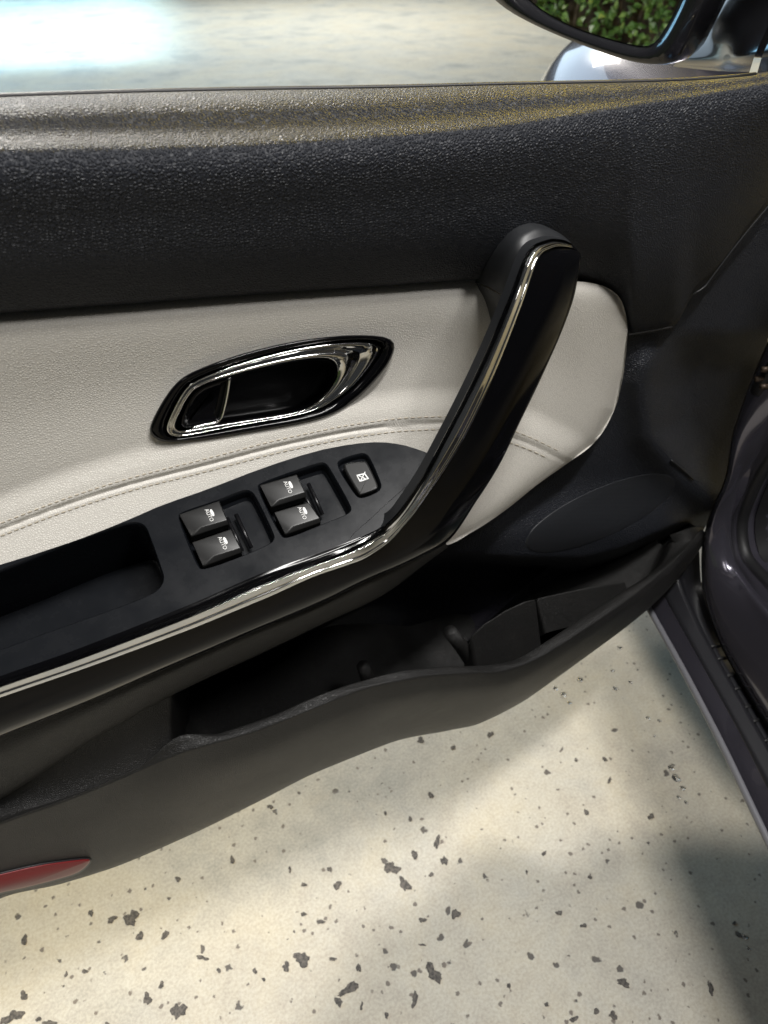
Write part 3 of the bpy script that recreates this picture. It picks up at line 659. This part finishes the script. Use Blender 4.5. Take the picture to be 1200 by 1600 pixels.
rings('mirror_glass', [deep(gl, 1.01, -.008), deep(gl, .99, -.0065)], M['mirror'], mh, cap_end=True).data.polygons.foreach_set('use_smooth', [False]*81)
# the foot that joins the mirror to the door corner
def mf(x, y, Y): return dp(x, y, Y)
loft('mirror_foot', [[mf(1052, 104, .215), mf(1110, 110, .15), mf(1176, 112, .06), mf(1230, 112, .02)], [mf(1058, 92, .205), mf(1115, 92, .14), mf(1180, 84, .05), mf(1240, 78, .012)], [mf(1092, 42, .215), mf(1128, 30, .15), mf(1205, 8, .07), mf(1260, -10, .03)], [mf(1100, 0, .24), mf(1140, -30, .18), mf(1210, -50, .09), mf(1270, -60, .05)]], M['mhouse'], mh, 30, 8)
loft('mirror_foot_trim', [[mf(1170, 116, .045), mf(1182, 80, .04), mf(1200, 40, .035), mf(1225, -10, .03)], [mf(1183, 114, .03), mf(1194, 80, .026), mf(1212, 40, .022), mf(1236, -10, .02)]], M['chrome'], mh, 16, 3)

# ------------------------------------------------------------------ the car body the door hangs on
car = thing('car', 'dark violet grey car body beside the open door, with sill and fender', 'car')
AX = R(17.5)
FD = Vector((math.sin(AX), math.cos(AX), 0)); OD = Vector((-math.cos(AX), math.sin(AX), 0)); HG = Vector((.62, 0, .3))
def bp_(x, y, o): return on_plane(x, y, HG + OD*o, OD)
def rail(pts, o): return [bp_(x, y, (o(i/(len(pts)-1)) if callable(o) else o)) for i, (x, y) in enumerate(pts)]
B0 = rail([(985, 893), (1012, 945), (1065, 1040), (1120, 1145), (1190, 1290), (1290, 1500), (1500, 1940)], 0)
B0u = [p - OD*.06 + Vector((0, 0, -.035)) for p in B0]; B0v = [p - OD*.25 + Vector((0, 0, -.04)) for p in B0]
B0t = [p + Vector((0, 0, .004)) - OD*.002 for p in B0]
B1 = rail([(1018, 880), (1040, 935), (1090, 1026), (1142, 1120), (1208, 1250), (1305, 1450), (1520, 1880)], -.016)
B2 = rail([(1050, 868), (1068, 928), (1108, 1010), (1158, 1098), (1220, 1208), (1318, 1400), (1540, 1820)], -.034)
B2b = rail([(1056, 866), (1074, 926), (1112, 1006), (1162, 1092), (1224, 1200), (1322, 1390), (1545, 1810)], -.040)
B3 = rail([(1092, 850), (1098, 925), (1130, 1015), (1176, 1100), (1240, 1205), (1335, 1370), (1560, 1780)], -.056)
M['flange'] = mat('sill edge with painted light', (.2, .2, .22), .35)  # pale colour stands in for light caught on the sill's lower flange
sill = loft('sill', [B0v, B0u, B0, B0t, B1], M['paint'], car, 60, 5)
loft('sill_scuff_strip', [[p - Vector((0, 0, .01)) for p in B1], [p + Vector((0, 0, .003)) for p in B1], [p + Vector((0, 0, .003)) for p in B2], [p - Vector((0, 0, .01)) for p in B2]], M['sill'], sill, 60, 4, curved=False)
loft('sill_step', [[p - Vector((0, 0, .012)) for p in B2], B2b, B3], M['sill'], sill, 60, 4)
tube('sill_edge', [Vector(p) + OD*.001 for p in smooth_line(B0, 60)], .0042, M['flange'], sill, 8)
# moulded ribs on the scuff strip
for i in range(7):
    t = .22 + .035*i
    a, b, c = smooth_line(B1, 101)[int(t*100)], smooth_line(B2, 101)[int(t*100)], smooth_line(B3, 101)[int(t*100)]
    tube('scuff_rib', [Vector(b) + Vector((0, 0, .002)), Vector(b)*.5 + Vector(c)*.5 + Vector((0, 0, .003)), Vector(c)*.9 + Vector(b)*.1 + Vector((0, 0, .002))], .0022, M['rubber'], sill, 8)
# pillar with flange, painted
P3 = [(1290, 330), (1240, 450), (1200, 540), (1167, 620), (1150, 668), (1133, 755), (1113, 800), (1101, 840), (1098, 890), (1102, 930), (1136, 1024), (1182, 1105), (1250, 1215), (1345, 1380), (1570, 1790)]
P3b = [(1300, 335), (1252, 455), (1210, 545), (1176, 625), (1158, 672), (1138, 758), (1119, 800), (1107, 842), (1105, 890), (1110, 926), (1143, 1016), (1190, 1096), (1258, 1203), (1352, 1366), (1580, 1770)]
P4a = [(1330, 370), (1290, 480), (1245, 585), (1212, 640), (1180, 690), (1150, 752), (1136, 800), (1132, 842), (1138, 885), (1152, 920), (1185, 975), (1235, 1045), (1300, 1140), (1395, 1290), (1620, 1680)]
P4 = [(1340, 375), (1300, 490), (1252, 590), (1218, 648), (1186, 700), (1156, 756), (1144, 800), (1141, 842), (1149, 882), (1172, 918), (1210, 965), (1262, 1030), (1330, 1120), (1420, 1260), (1640, 1640)]
P5 = [(1360, 390), (1318, 500), (1272, 600), (1238, 655), (1204, 712), (1174, 765), (1160, 802), (1158, 842), (1168, 876), (1194, 905), (1240, 950), (1296, 1010), (1365, 1095), (1460, 1230), (1680, 1600)]
r3, r3b, r4a, r4, r5 = rail(P3, -.050), rail(P3b, -.044), rail(P4a, -.062), rail(P4, -.072), rail(P5, -.11)
pil = loft('door_pillar', [[p - OD*.03 - Vector((.0, 0, .01)) for p in r3], r3, r3b, r4a, r4, r5, [p - OD*.2 for p in r5]], M['paint'], car, 120, 6)
# rubber seal lining the opening
tube('door_seal', [Vector(p) for p in smooth_line(r5, 90)], .009, M['rubber'], car, 10)
tube('body_seal', [Vector(p) for p in smooth_line([p - OD*.002 for p in r3], 90)], .0035, M['rubber'], car, 8)
# inner kick trim inside the opening
kt = [(1162, 1052), (1165, 1028), (1180, 1012), (1215, 1003), (1300, 1010), (1480, 1180), (1640, 1500), (1560, 1640), (1400, 1400), (1290, 1232), (1225, 1140), (1180, 1090)]
kk = chaikin(kt, 2)
rings('sill_cover', [[bp_(x, y, -.075) for x, y in kk], [bp_(x, y, -.066) for x, y in kk], [bp_(x, y, -.064) for x, y in inset_loop(kk, 5)]], M['sill'], car, cap_end=True)
# dark lining inside the opening
loft('footwell_lining', [[p - OD*.02 for p in r5], [p - OD*.30 + FD*.05 for p in r5]], M['rubber'], car, 60, 4)
# fender running forward from the hinge
ss = [.12, .2, .32, .5, .68, .82, .95, 1.08, 1.2, 1.32]
def fsec(o, z, k=1.0):
    out = []
    for s in ss:
        curl = max(0, s - .62); out.append(HG + FD*s + OD*(o - .03*max(0, 1 - (s - .12)/.25) - .55*curl**2 - .6*max(0, s - 1.0)**2) + Vector((0, 0, z - .3 - .10*curl*k)))
    return out
fender = loft('fender', [fsec(.0, .22), fsec(.012, .45), fsec(.02, .66), fsec(.012, .75), fsec(-.012, .815), fsec(-.055, .865), fsec(-.12, .895), fsec(-.3, .93), fsec(-.75, .955)], M['paint'], car, 70, 6)
# windscreen pillar and roof above the opening
apl = [HG + FD*s_ + OD*o_ + Vector((0, 0, z_ - .3)) for s_, o_, z_ in ((.42, -.10, .93), (.16, -.11, 1.10), (-.12, -.14, 1.28), (-.42, -.18, 1.43), (-.8, -.2, 1.50), (-1.6, -.2, 1.52))]
def off(dx, dz): return [p + OD*dx + Vector((0, 0, dz)) for p in apl]
loft('windscreen_pillar', [off(-.06, -.02), off(.0, -.035), off(.03, 0), off(.01, .03), off(-.05, .04), off(-.06, -.02)], M['paint'], car, 40, 4)
rr = apl[3:]
loft('roof', [[p + OD*.01 + Vector((0, 0, .02)) for p in rr], [p - OD*.15 + Vector((0, 0, .05)) for p in rr], [p - OD*.55 + Vector((0, 0, .08)) for p in rr], [p - OD*.95 + Vector((0, 0, .05)) for p in rr], [p - OD*1.1 for p in rr]], M['paint'], car, 20, 4)
# hinge on the pillar
hp = [bp_(1182, 612, -.046), bp_(1194, 592, -.046), bp_(1212, 566, -.046), bp_(1226, 545, -.046)]
hg = tube('door_hinge', hp, .007, M['rubber'], car, 10)
for x, y in ((1186, 592), (1196, 577), (1194, 604)):
    c = bp_(x, y, -.036); tube('hinge_bolt', [c - OD*.004, c + OD*.004], .0032, M['rust'], hg, 6)

# ------------------------------------------------------------------ hedge that the wing mirror shows
hedge = thing('hedge', 'dense green leafy hedge reflected in the wing mirror', 'hedge')
lv_ = []; lf = []
for i in range(15000):
    c = Vector((-2.3 + rng.normal(0, .09), rng.uniform(-1.6, 2.0), rng.uniform(.0, 1.7)))
    n = Vector((rng.normal(.9, .5), rng.normal(0, .55), rng.normal(.45, .5))).normalized()
    u = n.orthogonal().normalized(); u.rotate(Matrix.Rotation(rng.uniform(0, 6.28), 3, n)); w_ = n.cross(u); L = rng.uniform(.028, .055); B = L*.32
    o = len(lv_); lv_ += [c - u*L*.5, c - u*L*.1 + w_*B - n*.004, c + u*L*.5 - n*.008, c - u*L*.1 - w_*B - n*.004, c + u*L*.05 + n*.003]
    lf += [(o, o+1, o+4), (o+1, o+2, o+4), (o+2, o+3, o+4), (o+3, o, o+4)]
fo = mesh_obj('foliage', lv_, lf, M['leaf'], hedge, smooth=False); fo['kind'] = 'stuff'
for i in range(26):
    y = -1.55 + i*.138; t = tube('stem', [(-2.36, y, 0), (-2.38 + rng.normal(0, .03), y + rng.normal(0, .05), .8), (-2.36, y + rng.normal(0, .1), 1.6)], lambda t: .014 - .008*t, M['twig'], hedge, 6)
core = [Vector((-2.42 + .03*math.sin(9*y + 4*z), y, z)) for y in np.linspace(-1.65, 2.05, 30) for z in np.linspace(0, 1.65, 14)]
mesh_obj('inner_branches', core, grid_faces(30, 14), M['twig'], hedge)
